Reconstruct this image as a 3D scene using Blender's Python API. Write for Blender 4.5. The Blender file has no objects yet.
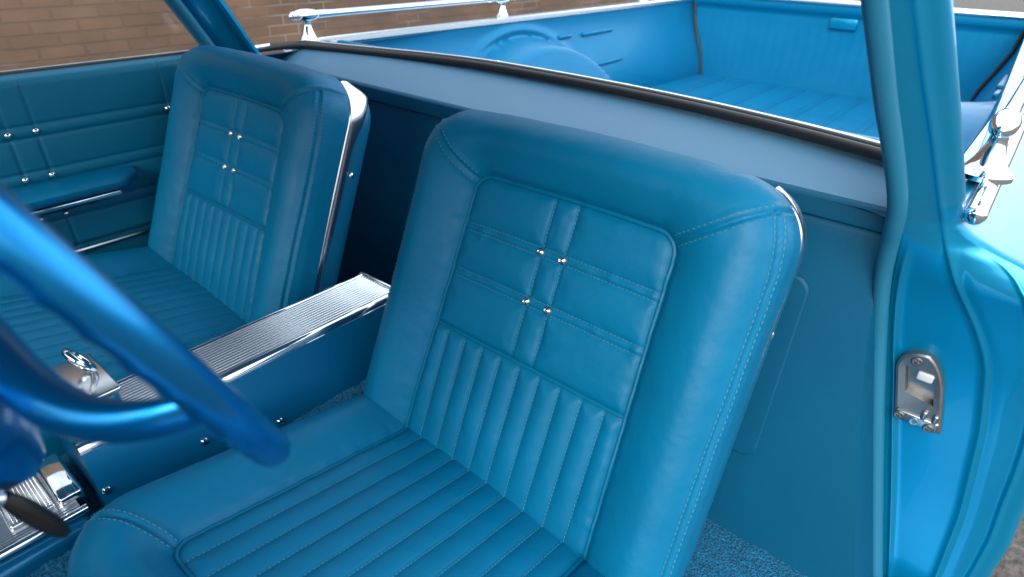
import bpy, math, random
import numpy as np
from mathutils import Vector, Matrix
random.seed(4)
RNG = np.random.default_rng(7)
sc = bpy.context.scene
col = sc.collection
rad = math.radians

# ------------------------------------------------------------------ camera
cam_d = bpy.data.cameras.new('camera')
cam = bpy.data.objects.new('camera', cam_d)
col.objects.link(cam)
cam_d.sensor_width = 36.0
cam_d.lens = 612.73 / 1024 * 36.0
cam_d.clip_start = 0.02
cam_d.clip_end = 500
_d = Vector((0.66590872, 0.55291714, -0.50084749))
_r = Vector((0.64654236, -0.76267375, 0.0176557))
_u = Vector((0.3722211, 0.33557621, 0.86535546))
m3 = Matrix((_r, _u, -_d)).transposed()
cam.matrix_world = Matrix.Translation((0, -0.733, 1.19)) @ m3.to_4x4()
cam_d.dof.use_dof = True
cam_d.dof.focus_distance = 0.80
cam_d.dof.aperture_fstop = 5.6
sc.camera = cam

# ------------------------------------------------------------------ light
SUN_EL, SUN_AZ = rad(34), rad(-158)      # direction to the sun, azimuth from +X
world = bpy.data.worlds.new('World')
sc.world = world
world.use_nodes = True
wn = world.node_tree
bg = wn.nodes['Background']
sky = wn.nodes.new('ShaderNodeTexSky')
sky.sky_type = 'NISHITA'
sky.sun_disc = False
sky.sun_elevation = SUN_EL
sky.sun_rotation = math.pi / 2 - SUN_AZ
sky.air_density = 1.0
sky.dust_density = 4.0
sky.ozone_density = 0.6
# thin bright overcast: the clear sky veiled by white cloud, uneven
wtc = wn.nodes.new('ShaderNodeTexCoord')
cln = wn.nodes.new('ShaderNodeTexNoise'); cln.inputs['Scale'].default_value = 2.2; cln.inputs['Detail'].default_value = 5
wn.links.new(wtc.outputs['Generated'], cln.inputs['Vector'])
clr = wn.nodes.new('ShaderNodeMapRange')
clr.inputs['From Min'].default_value = 0.35; clr.inputs['From Max'].default_value = 0.65
clr.inputs['To Min'].default_value = 0.2; clr.inputs['To Max'].default_value = 0.65
wn.links.new(cln.outputs['Fac'], clr.inputs['Value'])
cmx = wn.nodes.new('ShaderNodeMixRGB'); cmx.inputs[2].default_value = (8.0, 8.8, 9.4, 1)
glo = wn.nodes.new('ShaderNodeVectorMath'); glo.operation = 'DOT_PRODUCT'
glo.inputs[1].default_value = (0.80, -0.25, 0.54)
wn.links.new(wtc.outputs['Generated'], glo.inputs[0])
gpw = wn.nodes.new('ShaderNodeMapRange')
gpw.inputs['From Min'].default_value = 0.2; gpw.inputs['From Max'].default_value = 1.0
gpw.inputs['To Min'].default_value = 1.0; gpw.inputs['To Max'].default_value = 2.6
wn.links.new(glo.outputs['Value'], gpw.inputs['Value'])
gmx = wn.nodes.new('ShaderNodeVectorMath'); gmx.operation = 'SCALE'
gmx.inputs[0].default_value = (8.0, 8.8, 9.4)
wn.links.new(gpw.outputs['Result'], gmx.inputs['Scale'])
wn.links.new(gmx.outputs['Vector'], cmx.inputs[2])
wn.links.new(clr.outputs['Result'], cmx.inputs[0]); wn.links.new(sky.outputs['Color'], cmx.inputs[1])
wn.links.new(cmx.outputs[0], bg.inputs['Color'])
bg.inputs['Strength'].default_value = 0.13
sun_d = bpy.data.lights.new('sun', 'SUN')
sun = bpy.data.objects.new('sun', sun_d)
col.objects.link(sun)
sun_d.energy = 1.4
sun_d.angle = rad(40)
sun_d.color = (1.0, 0.96, 0.9)
sd = Vector((math.cos(SUN_EL) * math.cos(SUN_AZ), math.cos(SUN_EL) * math.sin(SUN_AZ), math.sin(SUN_EL)))
sun.rotation_euler = sd.to_track_quat('Z', 'Y').to_euler()
sc.view_settings.view_transform = 'Standard'
sc.view_settings.look = 'None'
sc.view_settings.gamma = 1.0
sc.view_settings.use_curve_mapping = False
sc.view_settings.exposure = 0.86
sc.cycles.max_bounces = 10
sc.cycles.diffuse_bounces = 5
sc.cycles.glossy_bounces = 5
sc.cycles.transparent_max_bounces = 8
sc.cycles.caustics_reflective = False
sc.cycles.caustics_refractive = False


# ------------------------------------------------------------------ materials
def mat(name, base, rough=0.5, metal=0.0, coat=0.0, coat_rough=0.05, spec=0.5, sheen=0.0):
    m = bpy.data.materials.new(name)
    m.use_nodes = True
    b = m.node_tree.nodes['Principled BSDF']
    b.inputs['Base Color'].default_value = (*base, 1)
    b.inputs['Roughness'].default_value = rough
    b.inputs['Metallic'].default_value = metal
    b.inputs['Coat Weight'].default_value = coat
    b.inputs['Coat Roughness'].default_value = coat_rough
    b.inputs['Specular IOR Level'].default_value = spec
    b.inputs['Sheen Weight'].default_value = sheen
    return m


def nodes(m):
    return m.node_tree.nodes, m.node_tree.links, m.node_tree.nodes['Principled BSDF']


def texco(m, scale=(1, 1, 1), kind='Object'):
    n, l, b = nodes(m)
    tc = n.new('ShaderNodeTexCoord')
    mp = n.new('ShaderNodeMapping')
    mp.inputs['Scale'].default_value = scale
    l.new(tc.outputs[kind], mp.inputs['Vector'])
    return mp.outputs['Vector']


def add_bump(m, scale, strength, dist, tex='noise', detail=3, vec=None):
    n, l, b = nodes(m)
    v = vec or texco(m)
    if tex == 'noise':
        t = n.new('ShaderNodeTexNoise')
        t.inputs['Detail'].default_value = detail
        out = t.outputs['Fac']
    else:
        t = n.new('ShaderNodeTexVoronoi')
        t.feature = 'F1'
        out = t.outputs['Distance']
    t.inputs['Scale'].default_value = scale
    l.new(v, t.inputs['Vector'])
    bp = n.new('ShaderNodeBump')
    bp.inputs['Strength'].default_value = strength
    bp.inputs['Distance'].default_value = dist
    l.new(out, bp.inputs['Height'])
    prev = b.inputs['Normal'].links
    if prev:
        l.new(prev[0].from_socket, bp.inputs['Normal'])
    l.new(bp.outputs['Normal'], b.inputs['Normal'])
    return t


def vary_color(m, scale, c0, c1, detail=4, lo=0.35, hi=0.65, vec=None):
    n, l, b = nodes(m)
    v = vec or texco(m)
    t = n.new('ShaderNodeTexNoise')
    t.inputs['Scale'].default_value = scale
    t.inputs['Detail'].default_value = detail
    l.new(v, t.inputs['Vector'])
    r = n.new('ShaderNodeValToRGB')
    r.color_ramp.elements[0].position = lo
    r.color_ramp.elements[1].position = hi
    r.color_ramp.elements[0].color = (*c0, 1)
    r.color_ramp.elements[1].color = (*c1, 1)
    l.new(t.outputs['Fac'], r.inputs['Fac'])
    l.new(r.outputs['Color'], b.inputs['Base Color'])
    return r


def vary_rough(m, scale, lo, hi):
    n, l, b = nodes(m)
    t = n.new('ShaderNodeTexNoise')
    t.inputs['Scale'].default_value = scale
    t.inputs['Detail'].default_value = 4
    l.new(texco(m), t.inputs['Vector'])
    r = n.new('ShaderNodeMapRange')
    r.inputs['From Min'].default_value = 0.3
    r.inputs['From Max'].default_value = 0.7
    r.inputs['To Min'].default_value = lo
    r.inputs['To Max'].default_value = hi
    l.new(t.outputs['Fac'], r.inputs['Value'])
    l.new(r.outputs['Result'], b.inputs['Roughness'])


VINYL = (0.0, 0.138, 0.272)
M = {}
M['vinyl'] = mat('seat_vinyl', VINYL, 0.46, spec=0.2)
vary_color(M['vinyl'], 9, (0.0, 0.128, 0.262), (0.0, 0.141, 0.292))
vary_rough(M['vinyl'], 14, 0.40, 0.52)
add_bump(M['vinyl'], 900, 0.22, 0.0006, 'voronoi')
add_bump(M['vinyl'], 320, 0.10, 0.0010)
M['piping'] = mat('piping_vinyl', (0.0, 0.128, 0.255), 0.46, spec=0.2)
M['thread'] = mat('thread', (0.045, 0.195, 0.31), 0.8)
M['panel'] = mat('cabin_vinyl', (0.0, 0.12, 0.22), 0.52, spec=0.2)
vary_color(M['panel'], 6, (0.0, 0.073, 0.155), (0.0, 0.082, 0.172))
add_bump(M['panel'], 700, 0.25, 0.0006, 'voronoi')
M['door'] = mat('door_vinyl', (0.0, 0.130, 0.235), 0.5, spec=0.3)
vary_color(M['door'], 6, (0.0, 0.124, 0.225), (0.0, 0.136, 0.246))
add_bump(M['door'], 700, 0.25, 0.0006, 'voronoi')
M['headliner_fill'] = mat('headliner_fill_cloth', (0.50, 0.60, 0.66), 0.9)  # pale tone chosen to bounce fill light into the cabin
add_bump(M['headliner_fill'], 500, 0.3, 0.001)
M['windlace'] = mat('windlace_vinyl', (0.015, 0.150, 0.265), 0.42, spec=0.4)
add_bump(M['windlace'], 600, 0.3, 0.0006, 'voronoi')
M['shelf'] = mat('shelf_vinyl', (0.068, 0.20, 0.33), 0.42, spec=0.5)
add_bump(M['shelf'], 650, 0.3, 0.0006, 'voronoi')
M['shell'] = mat('seat_shell', (0.001, 0.115, 0.245), 0.36)
add_bump(M['shell'], 500, 0.12, 0.0006, 'voronoi')
M['paint'] = mat('blue_paint', (0.0, 0.235, 0.455), 0.33, metal=0.55, coat=0.6, coat_rough=0.03, spec=0.2)
add_bump(M['paint'], 2500, 0.05, 0.0002)
add_bump(M['paint'], 5, 0.05, 0.02)
M['console'] = mat('console_shaded_paint', (0.0, 0.125, 0.29), 0.36, metal=0.4, coat=0.5, coat_rough=0.08, spec=0.2)  # body blue darkened for the shade the seat throws on the console
add_bump(M['console'], 6, 0.04, 0.02)
M['bed'] = mat('bed_paint', (0.0, 0.172, 0.365), 0.42, metal=0.3, coat=0.15, coat_rough=0.2, spec=0.2)
add_bump(M['bed'], 60, 0.05, 0.004)
vary_rough(M['bed'], 7, 0.36, 0.52)
M['wheel'] = mat('wheel_plastic', (0.0, 0.20, 0.50), 0.30, metal=0.9, coat=0.35, coat_rough=0.06)
M['chrome'] = mat('chrome', (0.82, 0.84, 0.86), 0.06, metal=1.0)
add_bump(M['chrome'], 40, 0.03, 0.002)
M['steel'] = mat('stainless', (0.72, 0.74, 0.76), 0.22, metal=1.0)
M['satin'] = mat('satin_chrome', (0.85, 0.85, 0.86), 0.2, metal=1.0)
M['zinc'] = mat('zinc_plate', (0.25, 0.255, 0.265), 0.36, metal=0.85)
vary_rough(M['zinc'], 60, 0.28, 0.48)
add_bump(M['zinc'], 220, 0.08, 0.001)
M['rack'] = mat('rack_steel', (0.38, 0.40, 0.42), 0.28, metal=1.0)
M['screw'] = mat('dark_screw', (0.20, 0.20, 0.21), 0.35, metal=0.9)
M['dark'] = mat('dark_void', (0.02, 0.022, 0.026), 0.6)
M['rubber'] = mat('black_rubber', (0.016, 0.017, 0.020), 0.42)
add_bump(M['rubber'], 120, 0.15, 0.001)
M['black'] = mat('black_plastic', (0.005, 0.005, 0.006), 0.4, spec=0.3)
M['felt'] = mat('dark_felt', (0.03, 0.035, 0.04), 0.9)
M['pad'] = mat('white_nylon', (0.45, 0.50, 0.54), 0.5)
M['carpet'] = mat('loop_carpet', (0.004, 0.16, 0.36), 0.95)
vary_color(M['carpet'], 330, (0.0, 0.05, 0.12), (0.0, 0.175, 0.345), detail=2, lo=0.36, hi=0.62)
add_bump(M['carpet'], 300, 1.0, 0.006, detail=2)
M['asphalt'] = mat('asphalt', (0.06, 0.06, 0.06), 0.9)
_r0 = vary_color(M['asphalt'], 45, (0.05, 0.045, 0.042), (0.15, 0.13, 0.12), detail=8)
add_bump(M['asphalt'], 90, 0.7, 0.01, detail=6)

# brick
M['brick'] = mat('brick', (0.3, 0.2, 0.15), 0.9)
n, l, b = nodes(M['brick'])
vec = texco(M['brick'])
sep = n.new('ShaderNodeSeparateXYZ'); l.new(vec, sep.inputs[0])
cmb = n.new('ShaderNodeCombineXYZ')
l.new(sep.outputs['X'], cmb.inputs['X']); l.new(sep.outputs['Z'], cmb.inputs['Y'])
bt = n.new('ShaderNodeTexBrick')
bt.inputs['Color1'].default_value = (0.178, 0.106, 0.070, 1)
bt.inputs['Color2'].default_value = (0.155, 0.094, 0.064, 1)
bt.inputs['Mortar'].default_value = (0.150, 0.098, 0.071, 1)
bt.inputs['Scale'].default_value = 1.0
bt.inputs['Mortar Size'].default_value = 0.006
bt.inputs['Mortar Smooth'].default_value = 0.3
bt.inputs['Brick Width'].default_value = 0.235
bt.inputs['Row Height'].default_value = 0.066
l.new(cmb.outputs[0], bt.inputs['Vector'])
ns = n.new('ShaderNodeTexNoise'); ns.inputs['Scale'].default_value = 3.0; ns.inputs['Detail'].default_value = 6
l.new(vec, ns.inputs['Vector'])
mx = n.new('ShaderNodeMixRGB'); mx.blend_type = 'MULTIPLY'; mx.inputs['Fac'].default_value = 1
rmp = n.new('ShaderNodeValToRGB')
rmp.color_ramp.elements[0].position = 0.3; rmp.color_ramp.elements[0].color = (0.72, 0.72, 0.74, 1)
rmp.color_ramp.elements[1].position = 0.7; rmp.color_ramp.elements[1].color = (1.15, 1.12, 1.08, 1)
l.new(ns.outputs['Fac'], rmp.inputs['Fac'])
l.new(bt.outputs['Color'], mx.inputs[1]); l.new(rmp.outputs['Color'], mx.inputs[2])
l.new(mx.outputs[0], b.inputs['Base Color'])
ns2 = n.new('ShaderNodeTexNoise'); ns2.inputs['Scale'].default_value = 2.1; ns2.inputs['Detail'].default_value = 3
l.new(vec, ns2.inputs['Vector'])
pr_ = n.new('ShaderNodeMapRange'); pr_.inputs['From Min'].default_value = 0.52; pr_.inputs['From Max'].default_value = 0.66
l.new(ns2.outputs['Fac'], pr_.inputs['Value'])
pm_ = n.new('ShaderNodeMath'); pm_.operation = 'MULTIPLY'
l.new(pr_.outputs['Result'], pm_.inputs[0]); l.new(bt.outputs['Fac'], pm_.inputs[1])
mx2 = n.new('ShaderNodeMixRGB'); mx2.inputs[2].default_value = (0.26, 0.22, 0.19, 1)
l.new(pm_.outputs[0], mx2.inputs[0]); l.new(mx.outputs[0], mx2.inputs[1]); l.new(mx2.outputs[0], b.inputs['Base Color'])
bp = n.new('ShaderNodeBump'); bp.invert = True; bp.inputs['Distance'].default_value = 0.01
l.new(bt.outputs['Fac'], bp.inputs['Height']); l.new(bp.outputs['Normal'], b.inputs['Normal'])

# ribbed chrome (ribs run along X) for the console top
M['ribbed'] = mat('ribbed_chrome', (0.72, 0.74, 0.77), 0.24, metal=1.0)

# thin window glass
M['glass'] = bpy.data.materials.new('window_glass')
M['glass'].use_nodes = True
gn = M['glass'].node_tree.nodes; gl = M['glass'].node_tree.links
gn.remove(gn['Principled BSDF'])
tr = gn.new('ShaderNodeBsdfTransparent'); tr.inputs['Color'].default_value = (0.95, 0.97, 0.97, 1)
gs = gn.new('ShaderNodeBsdfGlossy'); gs.inputs['Roughness'].default_value = 0.02
lw = gn.new('ShaderNodeLayerWeight'); pw_ = gn.new('ShaderNodeMath'); pw_.operation = 'POWER'; pw_.inputs[1].default_value = 5
fr = gn.new('ShaderNodeMath'); fr.operation = 'MULTIPLY_ADD'; fr.inputs[1].default_value = 0.5; fr.inputs[2].default_value = 0.03
gl.new(lw.outputs['Facing'], pw_.inputs[0]); gl.new(pw_.outputs[0], fr.inputs[0])
mxs = gn.new('ShaderNodeMixShader')
gl.new(fr.outputs[0], mxs.inputs[0]); gl.new(tr.outputs[0], mxs.inputs[1]); gl.new(gs.outputs[0], mxs.inputs[2])
gl.new(mxs.outputs[0], gn['Material Output'].inputs['Surface'])


# ------------------------------------------------------------------ helpers
def empty(name, loc, label, cat, group=None):
    o = bpy.data.objects.new(name, None)
    o.empty_display_size = 0.1
    col.objects.link(o)
    o.location = loc
    o['label'] = label
    o['category'] = cat
    if group:
        o['group'] = group
    return o


class MB:
    """collects vertices and faces (world coordinates) of one mesh"""
    def __init__(self):
        self.v = []; self.f = []; self.n = 0

    def add(self, V, F):
        V = np.asarray(V, float).reshape(-1, 3)
        self.v.append(V)
        o = self.n
        self.f += [tuple(int(i) + o for i in f) for f in F]
        self.n += len(V)
        return self

    def grid(self, G, closed_u=False, closed_v=False, flip=False):
        G = np.asarray(G, float)
        nu, nv = G.shape[:2]
        F = []
        for i in range(nu if closed_u else nu - 1):
            for j in range(nv if closed_v else nv - 1):
                a, b_, c, d_ = i * nv + j, ((i + 1) % nu) * nv + j, ((i + 1) % nu) * nv + (j + 1) % nv, i * nv + (j + 1) % nv
                F.append((d_, c, b_, a) if flip else (a, b_, c, d_))
        return self.add(G.reshape(-1, 3), F)

    def box(self, c, s, bevel=0.0, R=None):
        """box centre c, full size s, with chamfered edges"""
        c = np.array(c, float); h = np.array(s, float) / 2
        bv = min(bevel, h.min() * 0.95)
        if bv <= 0:
            V = np.array([[x, y, z] for x in (-1, 1) for y in (-1, 1) for z in (-1, 1)], float) * h
            F = [(0, 1, 3, 2), (4, 6, 7, 5), (0, 4, 5, 1), (2, 3, 7, 6), (0, 2, 6, 4), (1, 5, 7, 3)]
        else:
            import bmesh
            bm = bmesh.new()
            bmesh.ops.create_cube(bm, size=1)
            for v in bm.verts:
                v.co = Vector(np.array(v.co) * 2 * h)
            bmesh.ops.bevel(bm, geom=list(bm.edges), offset=bv, segments=3, affect='EDGES', profile=0.5)
            bm.verts.index_update()
            V = np.array([v.co[:] for v in bm.verts])
            F = [tuple(v.index for v in f.verts) for f in bm.faces]
            bm.free()
        if R is not None:
            V = V @ np.asarray(R).T
        return self.add(V + c, F)

    def tube(self, pts, r, n=12, closed=False, cap=True, squash=None):
        P = np.asarray(pts, float); N = len(P)
        r = np.broadcast_to(np.asarray(r, float), (N,)) if np.ndim(r) else np.full(N, float(r))
        T = np.empty_like(P)
        if closed:
            T = np.roll(P, -1, 0) - np.roll(P, 1, 0)
        else:
            T[1:-1] = P[2:] - P[:-2]; T[0] = P[1] - P[0]; T[-1] = P[-1] - P[-2]
        T /= np.linalg.norm(T, axis=1)[:, None] + 1e-12
        up = np.array([0, 0, 1.]) if abs(T[0][2]) < 0.9 else np.array([1., 0, 0])
        A = np.cross(T[0], up); A /= np.linalg.norm(A)
        G = np.empty((N, n, 3))
        th = np.linspace(0, 2 * np.pi, n, endpoint=False)
        for i in range(N):
            A = A - T[i] * (A @ T[i]); A /= np.linalg.norm(A)
            B = np.cross(T[i], A)
            G[i] = P[i] + r[i] * (np.cos(th)[:, None] * A + np.sin(th)[:, None] * B)
        o = self.n
        self.grid(G, closed_u=closed, closed_v=True)
        if cap and not closed:
            self.f.append(tuple(o + j for j in range(n)))
            self.f.append(tuple(o + (N - 1) * n + j for j in range(n))[::-1])
        return self

    def lathe(self, prof, c, axis=(0, 0, 1), n=24):
        """prof: list of (radius, height) along axis from c"""
        ax = np.array(axis, float); ax /= np.linalg.norm(ax)
        t = np.array([1., 0, 0]) if abs(ax[0]) < 0.8 else np.array([0, 1., 0])
        A = np.cross(ax, t); A /= np.linalg.norm(A); B = np.cross(ax, A)
        th = np.linspace(0, 2 * np.pi, n, endpoint=False)
        G = np.array([[np.array(c) + ax * h + r_ * (math.cos(a) * A + math.sin(a) * B) for a in th] for r_, h in prof])
        o = self.n
        self.grid(G, closed_v=True)
        self.f.append(tuple(o + j for j in range(n))[::-1])
        self.f.append(tuple(o + (len(prof) - 1) * n + j for j in range(n)))
        return self

    def build(self, name, material, parent=None, smooth=True, angle=40):
        V = np.concatenate(self.v) if self.v else np.zeros((0, 3))
        if parent is not None:
            off = Vector((0, 0, 0)); p = parent
            while p is not None:
                off += p.location; p = p.parent
            V = V - np.array(off[:])
        me = bpy.data.meshes.new(name)
        me.from_pydata(V.tolist(), [], self.f)
        me.materials.append(material)
        if smooth:
            me.polygons.foreach_set('use_smooth', [True] * len(me.polygons))
            me.update()
            try:
                me.set_sharp_from_angle(angle=rad(angle))
            except Exception:
                pass
        me.update()
        import bmesh
        bm = bmesh.new(); bm.from_mesh(me)
        bmesh.ops.recalc_face_normals(bm, faces=bm.faces)
        bm.to_mesh(me); bm.free()
        o = bpy.data.objects.new(name, me)
        col.objects.link(o)
        if parent is not None:
            o.parent = parent
        return o


def catmull(pts, n=8):
    P = np.asarray(pts, float)
    P = np.vstack([2 * P[0] - P[1], P, 2 * P[-1] - P[-2]])
    out = []
    for i in range(1, len(P) - 2):
        for t in np.linspace(0, 1, n, endpoint=False):
            a, b_, c, d_ = P[i - 1], P[i], P[i + 1], P[i + 2]
            out.append(0.5 * (2 * b_ + (c - a) * t + (2 * a - 5 * b_ + 4 * c - d_) * t * t + (3 * b_ - a - 3 * c + d_) * t ** 3))
    out.append(P[-2])
    return np.array(out)


def resample(P, step):
    P = np.asarray(P, float)
    s = np.r_[0, np.cumsum(np.linalg.norm(np.diff(P, axis=0), axis=1))]
    k = max(2, int(s[-1] / step) + 1)
    t = np.linspace(0, s[-1], k)
    return np.stack([np.interp(t, s, P[:, i]) for i in range(P.shape[1])], 1)


def rrect(hw, b0, b1, rc, n=10, hwb=None):
    """rounded rectangle outline (a, b), counter-clockwise, half width hw at b1, hwb at b0"""
    hwb = hw if hwb is None else hwb
    P = []
    for cx, cy, a0 in ((hwb - rc, b0 + rc, -90), (hw - rc, b1 - rc, 0), (-hw + rc, b1 - rc, 90), (-hwb + rc, b0 + rc, 180)):
        for t in np.linspace(0, 90, n):
            P.append((cx + rc * math.cos(rad(a0 + t)), cy + rc * math.sin(rad(a0 + t))))
    return np.array(P)


# ------------------------------------------------------------------ upholstered pads
class Pad:
    """a padded cover: rounded front rolling over into its sides, displaced by height(a, b)"""
    def __init__(self, O, A, B, W, half, b0, b1, R, rc, side, height, top, bow=None, step=0.0025):
        self.O, self.A, self.B, self.W = [np.array(x, float) for x in (O, A, B, W)]
        L = R * math.pi / 2 + side
        ext = L + 0.004
        self.a = np.arange(-half + R - ext, half - R + ext, step)
        self.b = np.arange(b0 + R - ext, b1 - R + ext, step)
        a, b = np.meshgrid(self.a, self.b, indexing='ij')
        A0 = half - R; bc = (b0 + b1) / 2; B0 = (b1 - b0) / 2 - R
        qx = np.abs(a) - (A0 - rc); qy = np.abs(b - bc) - (B0 - rc)
        hyp = np.hypot(np.maximum(qx, 0), np.maximum(qy, 0))
        e = hyp + np.minimum(np.maximum(qx, qy), 0) - rc
        both = (qx > 0) & (qy > 0)
        nx = np.where(both, qx / (hyp + 1e-12), np.where(qx > qy, 1., 0.)) * np.sign(a)
        ny = np.where(both, qy / (hyp + 1e-12), np.where(qx > qy, 0., 1.)) * np.sign(b - bc)
        ee = np.clip(e, 0, L)
        th = np.minimum(ee / R, math.pi / 2)
        off = R * np.sin(th); drop = R * (1 - np.cos(th)) + np.maximum(ee - R * math.pi / 2, 0)
        ca = a - np.maximum(e, 0) * nx; cb = b - np.maximum(e, 0) * ny
        pa = ca + off * nx; pb = cb + off * ny
        pw = top - drop
        if bow is not None:
            pa, pb, pw = bow(pa, pb, pw)
        P = np.stack([pa, pb, pw], -1)
        da = np.gradient(P, axis=0); db = np.gradient(P, axis=1)
        N = np.cross(da, db)
        ln = np.linalg.norm(N, axis=-1, keepdims=True)
        N = np.where(ln > 1e-12, N / np.maximum(ln, 1e-12), 0)
        h = height(a, b, e)
        fade = np.clip((L - e) / 0.02, 0, 1)
        P = P + N * (h * fade)[..., None]
        self.P, self.e, self.L = P, e, L
        da = np.gradient(P, axis=0); db = np.gradient(P, axis=1)
        N = np.cross(da, db); ln = np.linalg.norm(N, axis=-1, keepdims=True)
        self.N = np.where(ln > 1e-12, N / np.maximum(ln, 1e-12), 0)

    def world(self, P):
        return self.O + P[..., 0:1] * self.A + P[..., 1:2] * self.B + P[..., 2:3] * self.W

    def mesh(self):
        mb = MB()
        nu, nv = self.e.shape
        keep = np.minimum.reduce([self.e[:-1, :-1], self.e[1:, :-1], self.e[1:, 1:], self.e[:-1, 1:]]) < self.L
        ii, jj = np.nonzero(keep)
        F = np.stack([ii * nv + jj, (ii + 1) * nv + jj, (ii + 1) * nv + jj + 1, ii * nv + jj + 1], 1)
        used = np.unique(F)
        re = -np.ones(nu * nv, int); re[used] = np.arange(len(used))
        mb.add(self.world(self.P).reshape(-1, 3)[used], re[F].tolist())
        return mb

    def sample(self, ab, lift=0.0):
        ab = np.asarray(ab, float)
        fa = np.clip((ab[:, 0] - self.a[0]) / (self.a[1] - self.a[0]), 0, len(self.a) - 1.001)
        fb = np.clip((ab[:, 1] - self.b[0]) / (self.b[1] - self.b[0]), 0, len(self.b) - 1.001)
        i = fa.astype(int); j = fb.astype(int); u = (fa - i)[:, None]; v = (fb - j)[:, None]
        g = lambda X: (X[i, j] * (1 - u) * (1 - v) + X[i + 1, j] * u * (1 - v) + X[i, j + 1] * (1 - u) * v + X[i + 1, j + 1] * u * v)
        P, N = g(self.P), g(self.N)
        P = P + N * lift
        Nw = N[:, 0:1] * self.A + N[:, 1:2] * self.B + N[:, 2:3] * self.W
        return self.world(P), Nw


def stitch_row(mb, pad, ab, pitch=0.0066, ln=0.0046, wid=0.00065, lift=0.0003):
    ab = resample(ab, 0.001)
    P, N = pad.sample(ab, lift)
    s = np.r_[0, np.cumsum(np.linalg.norm(np.diff(P, axis=0), axis=1))]
    for t0 in np.arange(pitch * 0.5, s[-1] - pitch * 0.5, pitch):
        q = [np.array([np.interp(t, s, X[:, k]) for k in range(3)]) for X in (P,) for t in (t0 - ln / 2, t0, t0 + ln / 2)]
        nn = np.array([np.interp(t0, s, N[:, k]) for k in range(3)])
        T = q[2] - q[0]; L = np.linalg.norm(T)
        if L < 1e-5:
            continue
        T /= L; S = np.cross(T, nn); S /= np.linalg.norm(S) + 1e-9
        nn = np.cross(S, T)
        V = [q[0]]
        for t in (-0.28, 0.28):
            c = q[1] + T * t * ln
            V += [c + S * wid, c + nn * wid * 1.1, c - S * wid, c - nn * wid * 0.5]
        V.append(q[2])
        F = []
        for k in range(4):
            k2 = (k + 1) % 4
            F += [(0, 1 + k2, 1 + k), (1 + k, 1 + k2, 5 + k2, 5 + k), (9, 5 + k, 5 + k2)]
        mb.add(V, F)


def offset_line(ab, d):
    ab = resample(np.asarray(ab, float), 0.002)
    T = np.gradient(ab, axis=0); T /= np.linalg.norm(T, axis=1)[:, None] + 1e-12
    return ab + d * np.stack([-T[:, 1], T[:, 0]], 1)


def seg_dist(a, b, line):
    d = np.full(a.shape, 9.0)
    L = np.asarray(line, float)
    for p, q in zip(L[:-1], L[1:]):
        v = q - p
        t = np.clip(((a - p[0]) * v[0] + (b - p[1]) * v[1]) / (v @ v + 1e-15), 0, 1)
        d = np.minimum(d, np.hypot(a - p[0] - t * v[0], b - p[1] - t * v[1]))
    return d


def sd_panel(a, b, hw_top, hw_bot, bt, bb, rc):
    hw = hw_top + (hw_bot - hw_top) * (b - bt) / (bb - bt)
    qx = np.abs(a) - (hw - rc); qy = np.abs(b - (bt + bb) / 2) - ((bt - bb) / 2 - rc)
    return np.hypot(np.maximum(qx, 0), np.maximum(qy, 0)) + np.minimum(np.maximum(qx, qy), 0) - rc


def puff(d, w, hgt):
    return hgt * np.sin(np.pi / 2 * np.clip(d / w, 0, 1)) ** 0.8


def wob(a, b):
    return (np.sin(a * 31 + b * 17 + 1.0) * np.sin(b * 41 - a * 13 + .4) + 0.6 * np.sin(a * 77 - b * 59) * np.sin(b * 90 + 2)) * 0.00035


_wn = RNG.normal(0, 1, (64, 64))


def vnoise(a, b, f):
    x = (a * f + 20.3) % 63; y = (b * f + 11.7) % 63
    i = x.astype(int); j = y.astype(int); u = x - i; v = y - j
    u = u * u * (3 - 2 * u); v = v * v * (3 - 2 * v)
    i2 = (i + 1) % 64; j2 = (j + 1) % 64
    return _wn[i, j] * (1 - u) * (1 - v) + _wn[i2, j] * u * (1 - v) + _wn[i, j2] * (1 - u) * v + _wn[i2, j2] * u * v


def crease(a, b):
    # soft stretch wrinkles of stitched vinyl
    return 0.00009 * vnoise(a, b, 28) + 0.00008 * vnoise(a + 0.3 * b, b, 70) + 0.00010 * vnoise(a, b, 190)


def pucker(a, b, g, w=0.014):
    return 0.00055 * vnoise(a, b, 95) * np.exp(-(g / w) ** 2)


PLEAT = 0.0302
S1, S2, ST = 0.137, 0.075, 0.016       # quilting seams of the backrest
BK_T, BK_B, BK_HT, BK_HB = 0.2055, -0.30, 0.1405, 0.1535
BK_HALF, BK_TOP, BK_BOT, BK_R = 0.245, 0.286, -0.212, 0.046
TILT = rad(22.9)
LEV = 0.026


def mirror_ab(L):
    return [(-x, y) for x, y in L]


corner_seam = [tuple(x) for x in catmull([(0.139, 0.200), (0.172, 0.221), (0.200, 0.243), (0.232, 0.268), (0.27, 0.30)], 6)]
side_seam = [tuple(x) for x in catmull([(0.2285, 0.2655), (0.237, 0.245), (0.246, 0.20), (0.2485, 0.10), (0.2465, 0.0), (0.246, -0.12), (0.246, -0.25)], 6)]


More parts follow.
